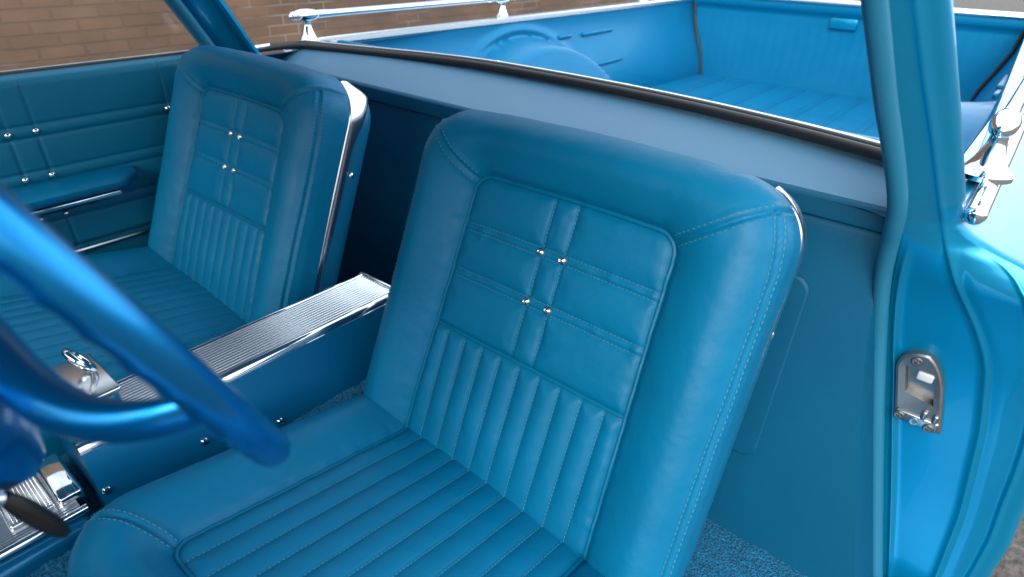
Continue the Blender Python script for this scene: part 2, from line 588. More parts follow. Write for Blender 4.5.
def back_height(a, b, e):
    sd = sd_panel(a, b, BK_HT, BK_HB, BK_T, BK_B, 0.024)
    bol = LEV * np.sin(np.pi / 2 * np.clip(sd / 0.062, 0, 1)) ** 0.85
    h = np.where(sd > 0, bol - LEV, -LEV)
    inside = sd < 0
    # quilted upper panel
    dv = np.minimum(np.abs(a - ST), np.abs(a + ST))
    band = np.minimum(np.abs(b - S1), np.abs(b - S2))
    db = np.maximum(band - 0.0045, 0)
    de = -sd
    dm = np.abs(b - 0.0)
    d = np.minimum(np.minimum(dv, db), np.minimum(de, dm))
    cell = puff(d, 0.026, 0.0042)
    cell = np.where(band < 0.0045, 0.0016 * np.cos(band / 0.0045 * np.pi / 2), cell)
    cell = cell - 0.0014 * np.exp(-(dv / 0.0022) ** 2) - 0.0012 * np.exp(-((band - 0.0052) / 0.0018) ** 2)
    # pleats
    k = (a + 5 * PLEAT) / PLEAT
    fr = np.abs(k - np.round(k)) * PLEAT
    pl = puff(np.minimum(np.minimum(fr, de + 0.001), np.maximum(dm - 0.004, 0) * 0.9), 0.0152, 0.0050) - 0.0010 * np.exp(-(fr / 0.0018) ** 2)
    pl = pl * (0.25 + 0.75 * np.clip((b + 0.175) / 0.07, 0, 1))
    q = np.where(b > 0, cell, pl)
    q = q - 0.002 * np.exp(-(dm / 0.004) ** 2)
    h = np.where(inside, h + q, h)
    h = h - 0.0035 * np.exp(-(sd / 0.005) ** 2)
    out = sd > 0.002
    for L in (corner_seam, mirror_ab(corner_seam), side_seam, mirror_ab(side_seam)):
        g = seg_dist(a, b, L)
        h = h + np.where(out, 0.0012 * np.exp(-((g - 0.005) / 0.004) ** 2) - 0.0034 * np.exp(-(g / 0.0022) ** 2), 0)
    h = h + pucker(a, b, np.minimum(np.abs(sd), np.where(inside & (b > 0), np.minimum(dv, band), 9)))
    return h + crease(a, b) + np.where(out, wob(a, b), 0.4 * wob(a * 1.7, b * 1.7))


def back_bow(pa, pb, pw):
    return pa * (1 + 0.022 * np.clip((0.1 - pb) / 0.28, 0, 1)), pb - 0.010 * (pa / 0.245) ** 2 * np.clip(pb / 0.28, 0, 1), pw + 0.010 * (1 - (pa / 0.245) ** 2) * 0.0


CU_T, CU_HT = 0.314, 0.1500
CU_HALF, CU_F, CU_R = 0.256, 0.392, 0.052
CTILT = rad(10.2)
CLEV = 0.026
cu_corner = [tuple(x) for x in catmull([(0.147, 0.309), (0.176, 0.328), (0.206, 0.345), (0.248, 0.364), (0.295, 0.383)], 6)]
cu_side = [tuple(x) for x in catmull([(0.262, 0.36), (0.272, 0.33), (0.276, 0.25), (0.276, 0.1), (0.276, -0.05)], 6)]


def cu_height(a, c, e):
    sd = sd_panel(a, c, CU_HT, 0.1535, CU_T, -0.30, 0.022)
    bol = CLEV * np.sin(np.pi / 2 * np.clip(sd / 0.062, 0, 1)) ** 0.85
    h = np.where(sd > 0, bol - CLEV, -CLEV)
    k = (a + 5 * PLEAT) / PLEAT
    fr = np.abs(k - np.round(k)) * PLEAT
    pl = puff(np.minimum(fr, np.maximum(-sd - 0.001, 0)), 0.0152, 0.0030) - 0.0008 * np.exp(-(fr / 0.0018) ** 2)
    h = np.where(sd < 0, h + pl, h)
    h = h - 0.0035 * np.exp(-(sd / 0.005) ** 2)
    # crown of the cushion and its sag towards the backrest
    h = h + 0.006 * np.clip(1 - (a / 0.15) ** 2, 0, 1)
    out = sd > 0.002
    for L in (cu_corner, mirror_ab(cu_corner)):
        g = seg_dist(a, c, L)
        h = h + np.where(out, 0.0012 * np.exp(-((g - 0.005) / 0.004) ** 2) - 0.0034 * np.exp(-(g / 0.0022) ** 2), 0)
    h = h + pucker(a, c + 3.1, np.abs(sd))
    return h + wob(a * 1.1, c) + 0.6 * crease(a + 1.3, c)


def panel_outline(hwt, hwb, bt, bb, rc):
    """open outline from bottom right up over the top to bottom left"""
    P = [(hwb + (hwt - hwb) * t, bb + (bt - rc - bb) * t) for t in np.linspace(0, 1, 60)][:-1]
    for t in np.linspace(0, 90, 12):
        P.append((hwt - rc + rc * math.cos(rad(t)), bt - rc + rc * math.sin(rad(t))))
    P += [(x, bt) for x in np.linspace(hwt - rc, -hwt + rc, 40)[1:-1]]
    for t in np.linspace(90, 180, 12):
        P.append((-hwt + rc + rc * math.cos(rad(t)), bt - rc + rc * math.sin(rad(t))))
    P += [(-(hwb + (hwt - hwb) * t), bb + (bt - rc - bb) * t) for t in np.linspace(1, 0, 60)][1:]
    return P


def build_seat(yc, label):
    O = np.array((0.469, yc, 0.738))
    A = np.array((0, -1., 0)); B = np.array((math.sin(TILT), 0, math.cos(TILT))); W = np.array((-math.cos(TILT), 0, math.sin(TILT)))
    root = empty('bucket_seat', (0.25, yc, 0.362), label, 'car seat', 'pair of blue bucket seats')
    pad = Pad(O, A, B, W, BK_HALF, BK_BOT, BK_TOP, BK_R, 0.022, 0.026, back_height, LEV, back_bow)
    back = pad.mesh().build('backrest', M['vinyl'], root, angle=180)
    # piping round the panel and across it
    mb = MB()
    ol = panel_outline(BK_HT, BK_HB - 0.0028, BK_T, -0.20, 0.024)
    P, N = pad.sample(ol, 0.0014)
    mb.tube(resample(P, 0.004), 0.0027, 8)
    hwm = BK_HT + (BK_HB - BK_HT) * (0.0 - BK_T) / (BK_B - BK_T)
    P, N = pad.sample([(x, 0.0) for x in np.linspace(-hwm, hwm, 80)], 0.0014)
    mb.tube(P, 0.0026, 8)
    mb.build('piping', M['piping'], back)
    st = MB()
    for s in (1, -1):
        for L in (corner_seam, side_seam):
            L2 = [(s * x, y) for x, y in L]
            for o in (-0.0058, 0.0058):
                stitch_row(st, pad, offset_line(L2, o))
    for s0 in (S1, S2):
        hw = BK_HT + (BK_HB - BK_HT) * (s0 - BK_T) / (BK_B - BK_T) - 0.004
        for o in (-0.0050, 0.0050):
            stitch_row(st, pad, [(-hw, s0 + o), (hw, s0 + o)], 0.0052, 0.0036, 0.0006)
    for s in (-1, 1):
        stitch_row(st, pad, [(s * ST, BK_T - 0.006), (s * ST, 0.006)], 0.0052, 0.0036, 0.0006)
    for k in range(-4, 5):
        stitch_row(st, pad, [(k * PLEAT, -0.006), (k * PLEAT, -0.19)], 0.0052, 0.0036, 0.0006)
    st.build('stitching', M['thread'], back)
    for s0 in (S1, S2):
        for s in (-1, 1):
            P, N = pad.sample([(s * ST, s0)], 0.0)
            nb = MB()
            nb.lathe([(0.0052, -0.003), (0.0056, 0.0012), (0.0050, 0.0026), (0.0036, 0.0020), (0.0030, 0.0026), (0.0016, 0.0040), (0.0002, 0.0044)], P[0], N[0], 20)
            nb.build('button', M['chrome'], back)
    # hard shell behind, chrome mouldings on both sides
    def ring(off, w, bt=BK_TOP, extra=0.0):
        ol = rrect(BK_HALF + off, BK_BOT - off, BK_TOP + off, BK_R + 0.022 + off, 14)
        pa, pb, pw = back_bow(ol[:, 0], ol[:, 1], np.full(len(ol), w))
        return O + pa[:, None] * A + pb[:, None] * B + pw[:, None] * W
    sh = MB()
    rings = [(-0.012, -0.040), (-0.006, -0.046), (-0.005, -0.085), (-0.008, -0.097), (-0.018, -0.105), (-0.06, -0.108)]
    G = np.array([ring(o, w) for o, w in rings])
    sh.grid(G, closed_v=True)
    nn = G.shape[1]
    sh.f.append(tuple((len(rings) - 1) * nn + j for j in range(nn)))
    shell = sh.build('back_shell', M['shell'], root, angle=50)
    for s in (1, -1):
        ol = []
        path = [(BK_HALF, y) for y in np.linspace(-0.13, BK_TOP - 0.068, 40)]
        for t in np.linspace(0, 70, 24)[1:]:
            path.append((BK_HALF - 0.068 + 0.068 * math.cos(rad(t)), BK_TOP - 0.068 + 0.068 * math.sin(rad(t))))
        path = np.array(path)
        sl = np.r_[0, np.cumsum(np.linalg.norm(np.diff(path, axis=0), axis=1))] / 1.0
        sl /= sl[-1]
        rows = []
        for (x, y), t, tn in zip(path, sl, np.gradient(path, axis=0)):
            tn = tn / np.linalg.norm(tn); nx, ny = tn[1], -tn[0]
            wd = (0.014 + 0.006 * t) * min(1, 0.4 + t / 0.12) + 0.030 * max(0, (t - 0.72) / 0.28) ** 1.2
            wd *= min(1, (1.02 - t) / 0.06)
            q_ = -0.0012 + 0.0045 * max(0, (t - 0.82) / 0.18)
            prof = [(-0.010, -0.001), (q_ - 0.0045, -0.0050), (q_ - 0.0012, -0.0090), (q_, -0.0125), (q_ + 0.0004, -0.0125 - 0.3 * wd), (q_, -0.0125 - 0.6 * wd), (q_ - 0.002, -0.0125 - 0.85 * wd), (q_ - 0.006, -0.0125 - wd), (-0.012, -0.0125 - wd)]
            rows.append([O + s * (x + nx * o) * A + (back_bow(x, y + ny * o, 0)[1]) * B + (-0.0405 + w) * W for o, w in prof])
        cm = MB(); cm.grid(np.array(rows))
        ch = cm.build('chrome_moulding', M['satin'], shell, angle=60)
        for bb, w in ((0.13, -0.078), (-0.055, -0.078)):
            scw = MB()
            p = O + s * (BK_HALF - 0.005) * A + bb * B + w * W
            scw.lathe([(0.005, -0.001), (0.005, 0.001), (0.0035, 0.0025), (0.0005, 0.003)], p, s * A, 14)
            scw.build('screw', M['chrome'], shell)
    # cushion
    O2 = np.array((0.398, yc, 0.581)); B2 = np.array((-math.cos(CTILT), 0, math.sin(CTILT))); W2 = np.array((math.sin(CTILT), 0, math.cos(CTILT)))
    A2 = np.array((0, 1., 0))
    _q = rad(2.4)
    A2, W2 = math.cos(_q) * A2 + math.sin(_q) * W2, math.cos(_q) * W2 - math.sin(_q) * A2
    cp = Pad(O2, A2, B2, W2, CU_HALF, -0.10, CU_F, CU_R, 0.030, 0.055, cu_height, CLEV, None)
    cush = cp.mesh().build('cushion', M['vinyl'], root, angle=180)
    mb = MB()
    P, N = cp.sample(panel_outline(CU_HT, 0.1500, CU_T, -0.03, 0.022), 0.0014)
    mb.tube(resample(P, 0.004), 0.0027, 8)
    mb.build('piping', M['piping'], cush)
    st = MB()
    for s in (1, -1):
        L2 = [(s * x, y) for x, y in cu_corner]
        for o in (-0.0058, 0.0058):
            stitch_row(st, cp, offset_line(L2, o))
    for k in range(-4, 5):
        stitch_row(st, cp, [(k * PLEAT, CU_T - 0.005), (k * PLEAT, -0.01)], 0.0052, 0.0036, 0.0006)
    st.build('stitching', M['thread'], cush)
    # pan and runners down to the floor
    fm = MB()
    fm.box((0.235, yc, 0.505), (0.36, 0.40, 0.09), 0.015)
    for s in (-1, 1):
        fm.box((0.24, yc + s * 0.14, 0.413), (0.40, 0.035, 0.102), 0.006)
    fm.build('seat_frame', M['shell'], root)
    return root


def copy_tree(o, parent=None):
    c = o.copy(); col.objects.link(c)
    if parent is not None:
        c.parent = parent
    for ch in [x for x in list(o.children)]:
        copy_tree(ch, c)
    return c


# ================================================================== setting
gm = MB()
gm.grid(np.array([[(x, y, 0.0) for y in np.linspace(-150, 150, 7)] for x in np.linspace(-150, 150, 7)]))
g = gm.build('ground', M['asphalt'])
g['kind'] = 'structure'

wm = MB()
wm.box((2.0, 3.75, 1.6), (30, 0.3, 3.2), 0.0)
wall = wm.build('brick_wall', M['brick'], smooth=False)
wall['label'] = 'brown brick wall standing beyond the far side of the truck'
wall['category'] = 'wall'

# ================================================================== truck
truck = empty('pickup_truck', (0.9, 0, 0.0), 'bright blue pickup truck, its cabin, door jamb and chrome railed cargo bed', 'pickup truck')

GZ = [.0, .1, .27, .5, .7, .85, .97, 1.13, 1.3, 1.36]
GX = [.83, .83, .84, .855, .85, .81, .735, .63, .52, .48]


def gx(z):
    # smoothed profile of the rear edge of the door opening
    return float(np.mean([np.interp(z + d, GZ, GX) for d in np.linspace(-0.05, 0.05, 9)]))


def tab(t):
    t = sorted(t)
    zs = [a for a, _ in t]; ys = [b for _, b in t]

    def f(z, w=0.02):
        return float(np.mean([np.interp(z + d, zs, ys) for d in np.linspace(-w, w, 7)]))
    return f


y_welt = tab([(1.36, -.545), (1.149, -.610), (1.082, -.625), (1.01, -.642), (.949, -.658), (.915, -.664), (.866, -.667), (.803, -.673), (.731, -.687), (.603, -.721), (.333, -.799), (.1, -.83)])
y_A = tab([(1.36, -.556), (1.15, -.622), (1.084, -.638), (1.013, -.656), (.953, -.669), (.903, -.675), (.861, -.674), (.806, -.679), (.734, -.693), (.607, -.727), (.337, -.804), (.1, -.836)])
y_B = tab([(1.36, -.565), (1.15, -.629), (1.092, -.646), (1.023, -.668), (.959, -.687), (.906, -.703), (.846, -.732), (.793, -.768), (.745, -.793), (.644, -.819), (.5, -.843), (.381, -.853), (.1, -.86)])
_yo = tab([(1.36, -.586), (1.152, -.650), (1.089, -.669), (1.026, -.688), (.947, -.710), (.921, -.713), (.907, -.729), (.893, -.760), (.885, -.790), (.872, -.815), (.85, -.838), (.8, -.862), (.7, -.885), (.6, -.897), (.546, -.900), (.482, -.907), (.42, -.906), (.3, -.893), (.15, -.86), (.1, -.85)])


def y_out(z):
    return _yo(z, 0.004)


ZR = np.unique(np.r_[np.linspace(.12, .84, 60), np.linspace(.84, .96, 50), np.linspace(.96, 1.36, 36)])


def sm(t):
    t = np.clip(t, 0, 1); return t * t * (3 - 2 * t)


def far_dx(s, z):
    return -0.078 * sm((z - 0.85) / 0.1) if s > 0 else 0.0


def jamb_grid(sgn):
    rows = []
    for z in ZR:
        X = gx(z) + far_dx(sgn, z); yw, ya, yb, yo = y_welt(z), y_A(z), y_B(z), y_out(z)
        low = sm((0.90 - z) / 0.06)
        ext = 0.003 + 0.032 * sm((0.78 - z) / 0.06)
        row = [(X + 0.002, -(yw + ext) if sgn > 0 else yw + ext, z)]
        low = sm((0.90 - z) / 0.06)           # 1 below the belt, 0 on the pillar
        ts = np.r_[np.linspace(0, 1, 7)[:-1], np.linspace(1, 2, 44)[:-1], np.linspace(2, 3, 60)]
        for t in ts:
            if t < 1:
                y = yw + (ya - yw) * t
            elif t < 2:
                y = ya + (yb - ya) * (t - 1)
            else:
                y = yb + (yo - yb) * (t - 2)
            dA, dB, dO = abs(y - ya), abs(y - yb), abs(y - yo)
            dx = -0.0030 * math.exp(-(dA / 0.0032) ** 2) * low
            dx += -0.0022 * math.exp(-(dB / 0.0035) ** 2)
            dx += 0.030 * (1 - low) * max(0.0, min(1.0, (y - yw) / (yo - yw)))
            # recessed field between A and B, flange beyond B stands a little prouder
            if t > 1:
                fld = sm(min(dA / 0.012, 1)) * sm(min(dB / 0.012, 1)) if t < 2 else 0
                dx += 0.0010 * fld * low
            if t >= 2:
                dx += -0.001 * sm(dB / 0.02) * low + 0.003 * sm(dB / 0.012) * (1 - low)
                # second bead on the flange
                yd = yb + (yo - yb) * 0.63
                dx += -0.0028 * math.exp(-(abs(y - yd) / 0.0034) ** 2) * low
                # roll round the outer edge
                rr = 0.012
                if dO < rr:
                    dx += rr - math.sqrt(max(rr * rr - (rr - dO) ** 2, 0))
            row.append((X + dx, sgn * -1 * y if sgn > 0 else y, z))
        # outer skin running rearwards
        depth = 2.95 if z < 0.935 else 0.05
        for xx in np.r_[0.012, 0.03, np.linspace(0.06, 1, 14)]:
            x2 = X + 0.012 + 0.030 * (1 - low) + xx * (depth - (X - 0.8) if depth > 1 else depth)
            yo2 = yo + (0.035 * min(xx, 1) if z >= 0.935 else 0)
            row.append((x2, (-yo2 if sgn > 0 else yo2), z))
        rows.append(row)
    return np.array(rows)


body = MB()
for s in (-1, 1):
    body.grid(jamb_grid(s))
# rocker sills under both doors
for s in (-1, 1):
    body.box((0.05, s * 0.80, 0.25), (1.55, 0.16, 0.20), 0.02)
# roof with rear header
rz = []
for x in np.linspace(-0.42, 0.66, 22):
    row = []
    for y in np.linspace(-0.60, 0.60, 25):
        z = 1.40 - 0.05 * (abs(y) / 0.6) ** 3.5 - 0.045 * max(0, (x - 0.25) / 0.4) ** 2 - 0.03 * max(0, (-0.1 - x) / 0.3) ** 2
        row.append((x, y, z))
    rz.append(row)
rz = np.array(rz)
body.grid(rz)
rz2 = rz.copy(); rz2[..., 2] -= 0.035; rz2[..., 1] *= 0.985
# front pillars
for s in (-1, 1):
    body.tube([(-0.40, s * 0.575, 1.35), (-0.50, s * 0.61, 1.22), (-0.62, s * 0.66, 1.05), (-0.70, s * 0.70, 0.93)], 0.028, 10)
# front cowl, bonnet and front wings; out of view, added to block ground light
body.box((-1.25, 0, 0.86), (1.1, 1.74, 0.16), 0.06)
body.box((-0.75, 0, 0.62), (0.10, 1.60, 0.60), 0.03)
# far side bed wall, near bed wall and bed front wall are separate; underside of cab
body.box((0.05, 0, 0.28), (1.60, 1.50, 0.04), 0.01)
body_o = body.build('body_shell', M['paint'], truck, angle=50)

hl = MB(); hl.grid(rz2)
hl.build('headliner_fill', M['headliner_fill'], truck)  # unseen lining under the roof, added as a light reflector

# inner pillar trims (painted, seen on the far side)
for s in (-1, 1):
    pm = MB(); rows = []
    for z in np.linspace(0.90, 1.34, 24):
        X = gx(z) + far_dx(s, z); y = -y_welt(z)
        prof = [(-0.020, 0.030), (-0.016, 0.014), (-0.006, 0.008), (0.002, 0.010), (0.008, 0.004), (0.028, -0.002), (0.050, -0.004), (0.058, -0.006), (0.062, -0.014), (0.070, -0.016), (0.080, -0.012), (0.084, 0.004), (0.084, 0.03)]
        if s < 0:
            prof = [p for p in prof if p[0] > 0.015]
        rows.append([(X + dx, s * (y + dy), z) for dx, dy in prof])
    pm.grid(np.array(rows))
    pm.build('pillar_trim', M['paint'], truck, angle=35)

# windlace (padded welt) round the near door opening
wl = [(0.49, -0.553, 1.335), (0.54, -0.580, 1.25), (0.604, -0.605, 1.149), (0.629, -0.615, 1.109), (0.659, -0.626, 1.064), (0.686, -0.637, 1.024), (0.708, -0.646, 0.99), (0.727, -0.653, 0.96), (0.741, -0.656, 0.938), (0.757, -0.657, 0.912), (0.774, -0.657, 0.886), (0.796, -0.659, 0.842), (0.814, -0.667, 0.788), (0.831, -0.682, 0.715), (0.838, -0.710, 0.606), (0.838, -0.748, 0.471), (0.830, -0.788, 0.337), (0.823, -0.824, 0.219)]
wt = MB()
wt.tube(catmull(wl, 10), 0.0098, 14)
wo = wt.build('windlace', M['windlace'], truck)
wt2 = MB()
P = catmull(wl, 10).copy(); P[:, 1] *= -1
P[:, 0] += np.array([far_dx(1, z) for z in P[:, 2]])
wt2.tube(P, 0.0125, 14)
wt2.build('windlace', M['windlace'], truck)

# door striker plate on the near jamb
def jp(y, z, o=0.0):
    # the plate leans with the jamb
    return np.array((gx(z) - o, y + 0.26 * (z - 0.676), z))
sk = empty('striker_plate', (0.85, -0.743, 0.66), '', '')
for k in ('label', 'category'):
    del sk[k]
sk.parent = truck
sk.location = Vector((0.85, -0.743, 0.66)) - truck.location
# outline in (y, z), y increasing to the left in the picture
out = []
yl, yr, zb, zt = -0.713, -0.768, 0.618, 0.728
ol = [(yr, zb - 0.004), (yr, 0.672)]
for t in np.linspace(0, 90, 12)[1:]:
    ol.append((yr + 0.020 - 0.020 * math.cos(rad(t)) , 0.672 + 0.056 * math.sin(rad(t))))
for t in np.linspace(90, 180, 14):
    ol.append((yl - 0.040 - 0.040 * math.cos(rad(t)), 0.690 + 0.038 * math.sin(rad(t))))
ol += [(yl, 0.672), (yl, zb + 0.006)]
ol = np.array(ol)
cy, cz = ol.mean(0)


def jplate(mb, ol, h0, h1, inset=0.004):
    R = []
    for o, k in ((h0, 1.0), (h1 - 0.002, 1.0), (h1, 1 - inset / 0.035)):
        R.append([jp(cy + (y - cy) * k, cz + (z - cz) * k, o) for y, z in ol])
    G = np.array(R)
    mb.grid(G, closed_v=True)
    return G


pl = MB()
# frame: outer outline to pocket outline
win = []
wl_, wr_, wb_, wt_ = -0.7245, -0.7585, 0.645, 0.708
for t in np.linspace(0, 1, len(ol)):
    pass
ol[:, 1] += 0.007
cz += 0.007
G = jplate(pl, ol, -0.004, 0.013)
top_ring = G[-1]
pk = []
for (y, z) in ol:
    yy = np.clip(cy + (y - cy) * 0.62, wr_, wl_)
    zz = np.clip(cz + (z - cz) * 0.60 + 0.004, wb_, wt_)
    pk.append((yy, zz))
pk = np.array(pk)
R1 = np.array([jp(y, z, 0.0115) for y, z in pk])
R2 = np.array([jp(y + (-0.743 - y) * .08, z + (0.675 - z) * .08, -0.0005) for y, z in pk])
pl.grid(np.array([top_ring, R1, R2]), closed_v=True)
nn = len(pk)
pl.f.append(tuple(pl.n - nn + j for j in range(nn)))
plate = pl.build('plate', M['zinc'], sk, angle=35)
b1 = MB()
b1.box(jp(-0.7475, 0.701, 0.008), (0.014, 0.019, 0.013), 0.003)
b1.build('bumper_pad', M['pad'], sk)
b1 = MB()
b1.box(jp(-0.7395, 0.631, 0.0135), (0.006, 0.052, 0.016), 0.0025)
for yy in (-0.7485, -0.7615):
    b1.box(jp(yy, 0.643, 0.013), (0.008, 0.007, 0.014), 0.0025)
b1.build('tooth_rack', M['rack'], sk)
for yy, zz, h in ((-0.738, 0.7215, 0.0125), (-0.7195, 0.631, 0.016), (-0.7545, 0.628, 0.016)):
    s_ = MB()
    s_.lathe([(0.0072, 0), (0.0070, 0.001), (0.0052, 0.0028), (0.0030, 0.0026), (0.0026, 0.0010), (0.0005, 0.0010)], jp(yy, zz, h), (-1, 0, 0), 16)
    for q in (0, 90):
        c_, s__ = math.cos(rad(q + 20)), math.sin(rad(q + 20))
        s_.box(jp(yy, zz, h + 0.0022), (0.0016, 0.0075, 0.0014), 0.0003, R=np.array([[1, 0, 0], [0, c_, -s__], [0, s__, c_]]))
    s_.build('screw', M['screw'], sk)
# adjusting dimple on the rack
s_ = MB(); s_.lathe([(0.006, 0), (0.006, 0.001), (0.0045, 0.0012), (0.004, 0.0004), (0.0005, 0.0002)], jp(-0.7365, 0.6295, 0.0163), (-1, 0, 0), 16)
s_.build('rivet', M['rack'], sk)

# ---------------- cab rear wall, shelf
WX0, WX1 = 0.742, 0.82


def wall_x(z):
    return WX0 + (WX1 - WX0) * (z - 0.36) / (0.905 - 0.36)


y_wl = tab([(z, y) for x, y, z in wl])
rw = MB(); rows = []
for z in np.r_[np.linspace(0.30, 0.86, 20), 0.872, 0.878, 0.8805, 0.884, 0.888, 0.895, 0.902, 0.905]:
    yl = abs(y_wl(z)) + 0.002
    groove = 0.004 * math.exp(-((z - 0.8805) / 0.0022) ** 2)
    step = -0.006 * sm((z - 0.8805) / 0.004)
    rows.append([(wall_x(z) + groove + step + (gx(z) + 0.012 - wall_x(z)) * sm((abs(y) - yl + 0.010) / 0.010) * (1 if z < 0.86 else 0.6), y, z) for y in np.r_[np.linspace(-yl, -yl + 0.03, 16)[:-1], np.linspace(-yl + 0.03, yl - 0.03, 30), np.linspace(yl - 0.03, yl, 16)[1:]]])
# rounded top edge
for t in np.linspace(10, 90, 7):
    rows.append([(wall_x(0.905) - 0.006 + 0.010 * (1 - math.cos(rad(t))), y, 0.905 + 0.006 * math.sin(rad(t))) for y in np.linspace(-0.66, 0.66, 60)])
rw.grid(np.array(rows))
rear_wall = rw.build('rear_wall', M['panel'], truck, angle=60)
# flush access panel behind the driver seat
ap = MB()
ol = rrect(0.13, 0.505, 0.80, 0.022, 8)
for lvl, ins, hh in ((0, 0, -0.002), (1, 0.0, 0.003), (2, 0.0025, 0.005)):
    pass
R = []
for ins, hh in ((0.0, -0.003), (0.0, 0.0032), (0.003, 0.0052)):
    o2 = rrect(0.13 - ins, 0.505 + ins, 0.80 - ins, 0.022 - ins * .5, 8)
    R.append([(wall_x(z) - hh, -0.455 + a_, z) for a_, z in o2])
ap.grid(np.array(R), closed_v=True)
ap.f.append(tuple(2 * len(ol) + j for j in range(len(ol))))
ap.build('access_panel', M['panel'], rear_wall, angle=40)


def seal_x(y):
    return 0.967 - 0.080 * (abs(y - 0.03) / 0.62) ** 2.3


def seal_z(y):
    return 0.955 - 0.0 * y


sf = MB(); rows = []
YS = np.linspace(-0.68, 0.70, 60)
for t in np.linspace(0, 1, 12):
    rows.append([(0.826 + (seal_x(y) + 0.02 - 0.826) * t, y, 0.9105 + (0.950 - 0.9105) * (t ** 0.9)) for y in YS])
sf.grid(np.array(rows))
sf.build('rear_shelf', M['shelf'], truck)
# black rubber seal of the rear window with a bright lip behind it
sl = MB()
ys = np.linspace(-0.675, 0.675, 80)
pts = np.array([(seal_x(y), y, 0.956 - 0.009 * sm((y - 0.1) / 0.5)) for y in ys])
pts = np.vstack([pts, [(0.853, 0.688, 0.947), (0.825, 0.696, 0.947), (0.79, 0.698, 0.947), (0.74, 0.690, 0.947)]])
sl.tube(pts, 0.0080, 12)
pts2 = pts + np.array((0.012, 0, 0.004))
sl.tube(pts2, 0.0060, 10)
seal = sl.build('window_seal', M['rubber'], truck)
lp = MB()
lp.tube(pts + np.array((0.022, 0, 0.005)), 0.0048, 10)
lp.build('seal_lip', M['chrome'], seal)
rg = MB()
rows = []
for t in np.linspace(0, 1, 12):
    rows.append([(seal_x(y) + 0.012 + (0.66 + 0.02 - 0.06 * (y / .6) ** 2 - seal_x(y) - 0.012) * t, y * (1 - 0.13 * t), 0.966 + (1.335 - 0.966) * t) for y in np.linspace(-0.62, 0.62, 30)])
rg.grid(np.array(rows))
rg.build('rear_window', M['glass'], truck)

# ---------------- carpet with transmission hump
def floor_z(x, y):
    y = abs(y)
    hump = 0.585 - 0.225 * sm((y - 0.085) / 0.17)
    return hump


cp = MB()
YC = np.unique(np.r_[np.linspace(-0.74, -0.26, 50), np.linspace(-0.26, 0.26, 110), np.linspace(0.26, 0.74, 20)])
XC = np.linspace(-0.70, 0.755, 220)
rows = []
nz = RNG.normal(0, 0.0011, (len(XC), len(YC)))
for i, x in enumerate(XC):
    rows.append([(x, y, floor_z(x, y) + nz[i, j]) for j, y in enumerate(YC)])
cp.grid(np.array(rows))
cp.build('carpet', M['carpet'], truck, angle=180)

# ---------------- far door
door = empty('passenger_door', (0, 0.66, 0.3), '', '')
for k in ('label', 'category'):
    del door[k]
door.parent = truck
door.location = Vector((0.0, 0.66, 0.3)) - truck.location
ZD = np.unique(np.r_[np.linspace(0.32, 0.958, 260)])
XD = np.linspace(-0.68, 0.70, 560)
seams_x = [-0.245, -0.200, 0.02, 0.065, 0.247, 0.290, 0.525, 0.570]
rows_z = [0.8635, 0.7805, 0.7025]


def door_y(x, z):
    d = 0.0
    for r_ in rows_z:
        d += 0.0016 * math.exp(-((z - r_) / 0.008) ** 2) - 0.0022 * math.exp(-((z - r_ - 0.011) / 0.0028) ** 2) - 0.0022 * math.exp(-((z - r_ + 0.011) / 0.0028) ** 2)
        d -= 0.0022 * math.exp(-((z - r_) / 0.03) ** 2)
    if z > 0.63:
        for s_ in seams_x:
            d -= 0.0026 * math.exp(-((x - s_) / 0.0032) ** 2)
        d += 0.006 * sm((z - 0.63) / 0.01)
    roll = 0.016 - math.sqrt(max(0.016 ** 2 - max(0, z - (0.958 - 0.016)) ** 2, 0))
    return 0.648 - d + roll


G = np.array([[(x, door_y(x, z), z) for z in ZD] for x in XD])
dm = MB(); dm.grid(G)
dm.grid(np.array([[(x, door_y(x, 0.958) + t, 0.958) for t in (0, 0.01, 0.02, 0.03)] for x in XD]))
dpanel = dm.build('door_panel', M['door'], door, angle=180)
dk = MB(); dk.box((0.0, 0.735, 0.62), (1.36, 0.09, 0.60), 0.02)
dk.build('door_skin', M['paint'], door)
fl = MB(); fl.tube([(x, 0.682, 0.957) for x in np.linspace(-0.68, 0.66, 12)], 0.0055, 8)
fl.build('window_felt', M['felt'], door)
fl = MB(); fl.tube([(x, 0.697, 0.958) for x in np.linspace(-0.68, 0.66, 12)], 0.0042, 8)
fl.build('belt_moulding', M['zinc'], door)
ct = MB()
ct.tube([(x, 0.644, 0.621) for x in np.linspace(-0.66, 0.56, 14)], 0.0042, 8)
ct.build('chrome_strip', M['steel'], door)
for r_ in rows_z:
    for x in seams_x:
        bm_ = MB()
        bm_.lathe([(0.0062, -0.002), (0.0065, 0.001), (0.0058, 0.0035), (0.0035, 0.006), (0.0005, 0.0068)], (x, door_y(x, r_) , r_), (0, -1, 0), 14)
        bm_.build('button', M['chrome'], door)
ar = MB()
prof = [(0.650, 0.738), (0.600, 0.738), (0.588, 0.742), (0.582, 0.750), (0.582, 0.758), (0.588, 0.762), (0.602, 0.766), (0.625, 0.768), (0.650, 0.769)]
rows = []
for t in np.linspace(0, 1, 30):
    x = -0.10 + 0.525 * t
    k = 1 - 0.55 * sm((t - 0.93) / 0.07) - 0.5 * sm((0.06 - t) / 0.06)
    rows.append([(x, 0.650 + (y - 0.650) * k, 0.757 + (z - 0.757) * (0.6 + 0.4 * k)) for y, z in prof])
ar.grid(np.array(rows), closed_v=True)
nn = len(prof)
ar.f.append(tuple(range(nn))); ar.f.append(tuple((len(rows) - 1) * nn + j for j in range(nn)))
ar.build('armrest', M['vinyl'], door, angle=50)
ab_ = MB()
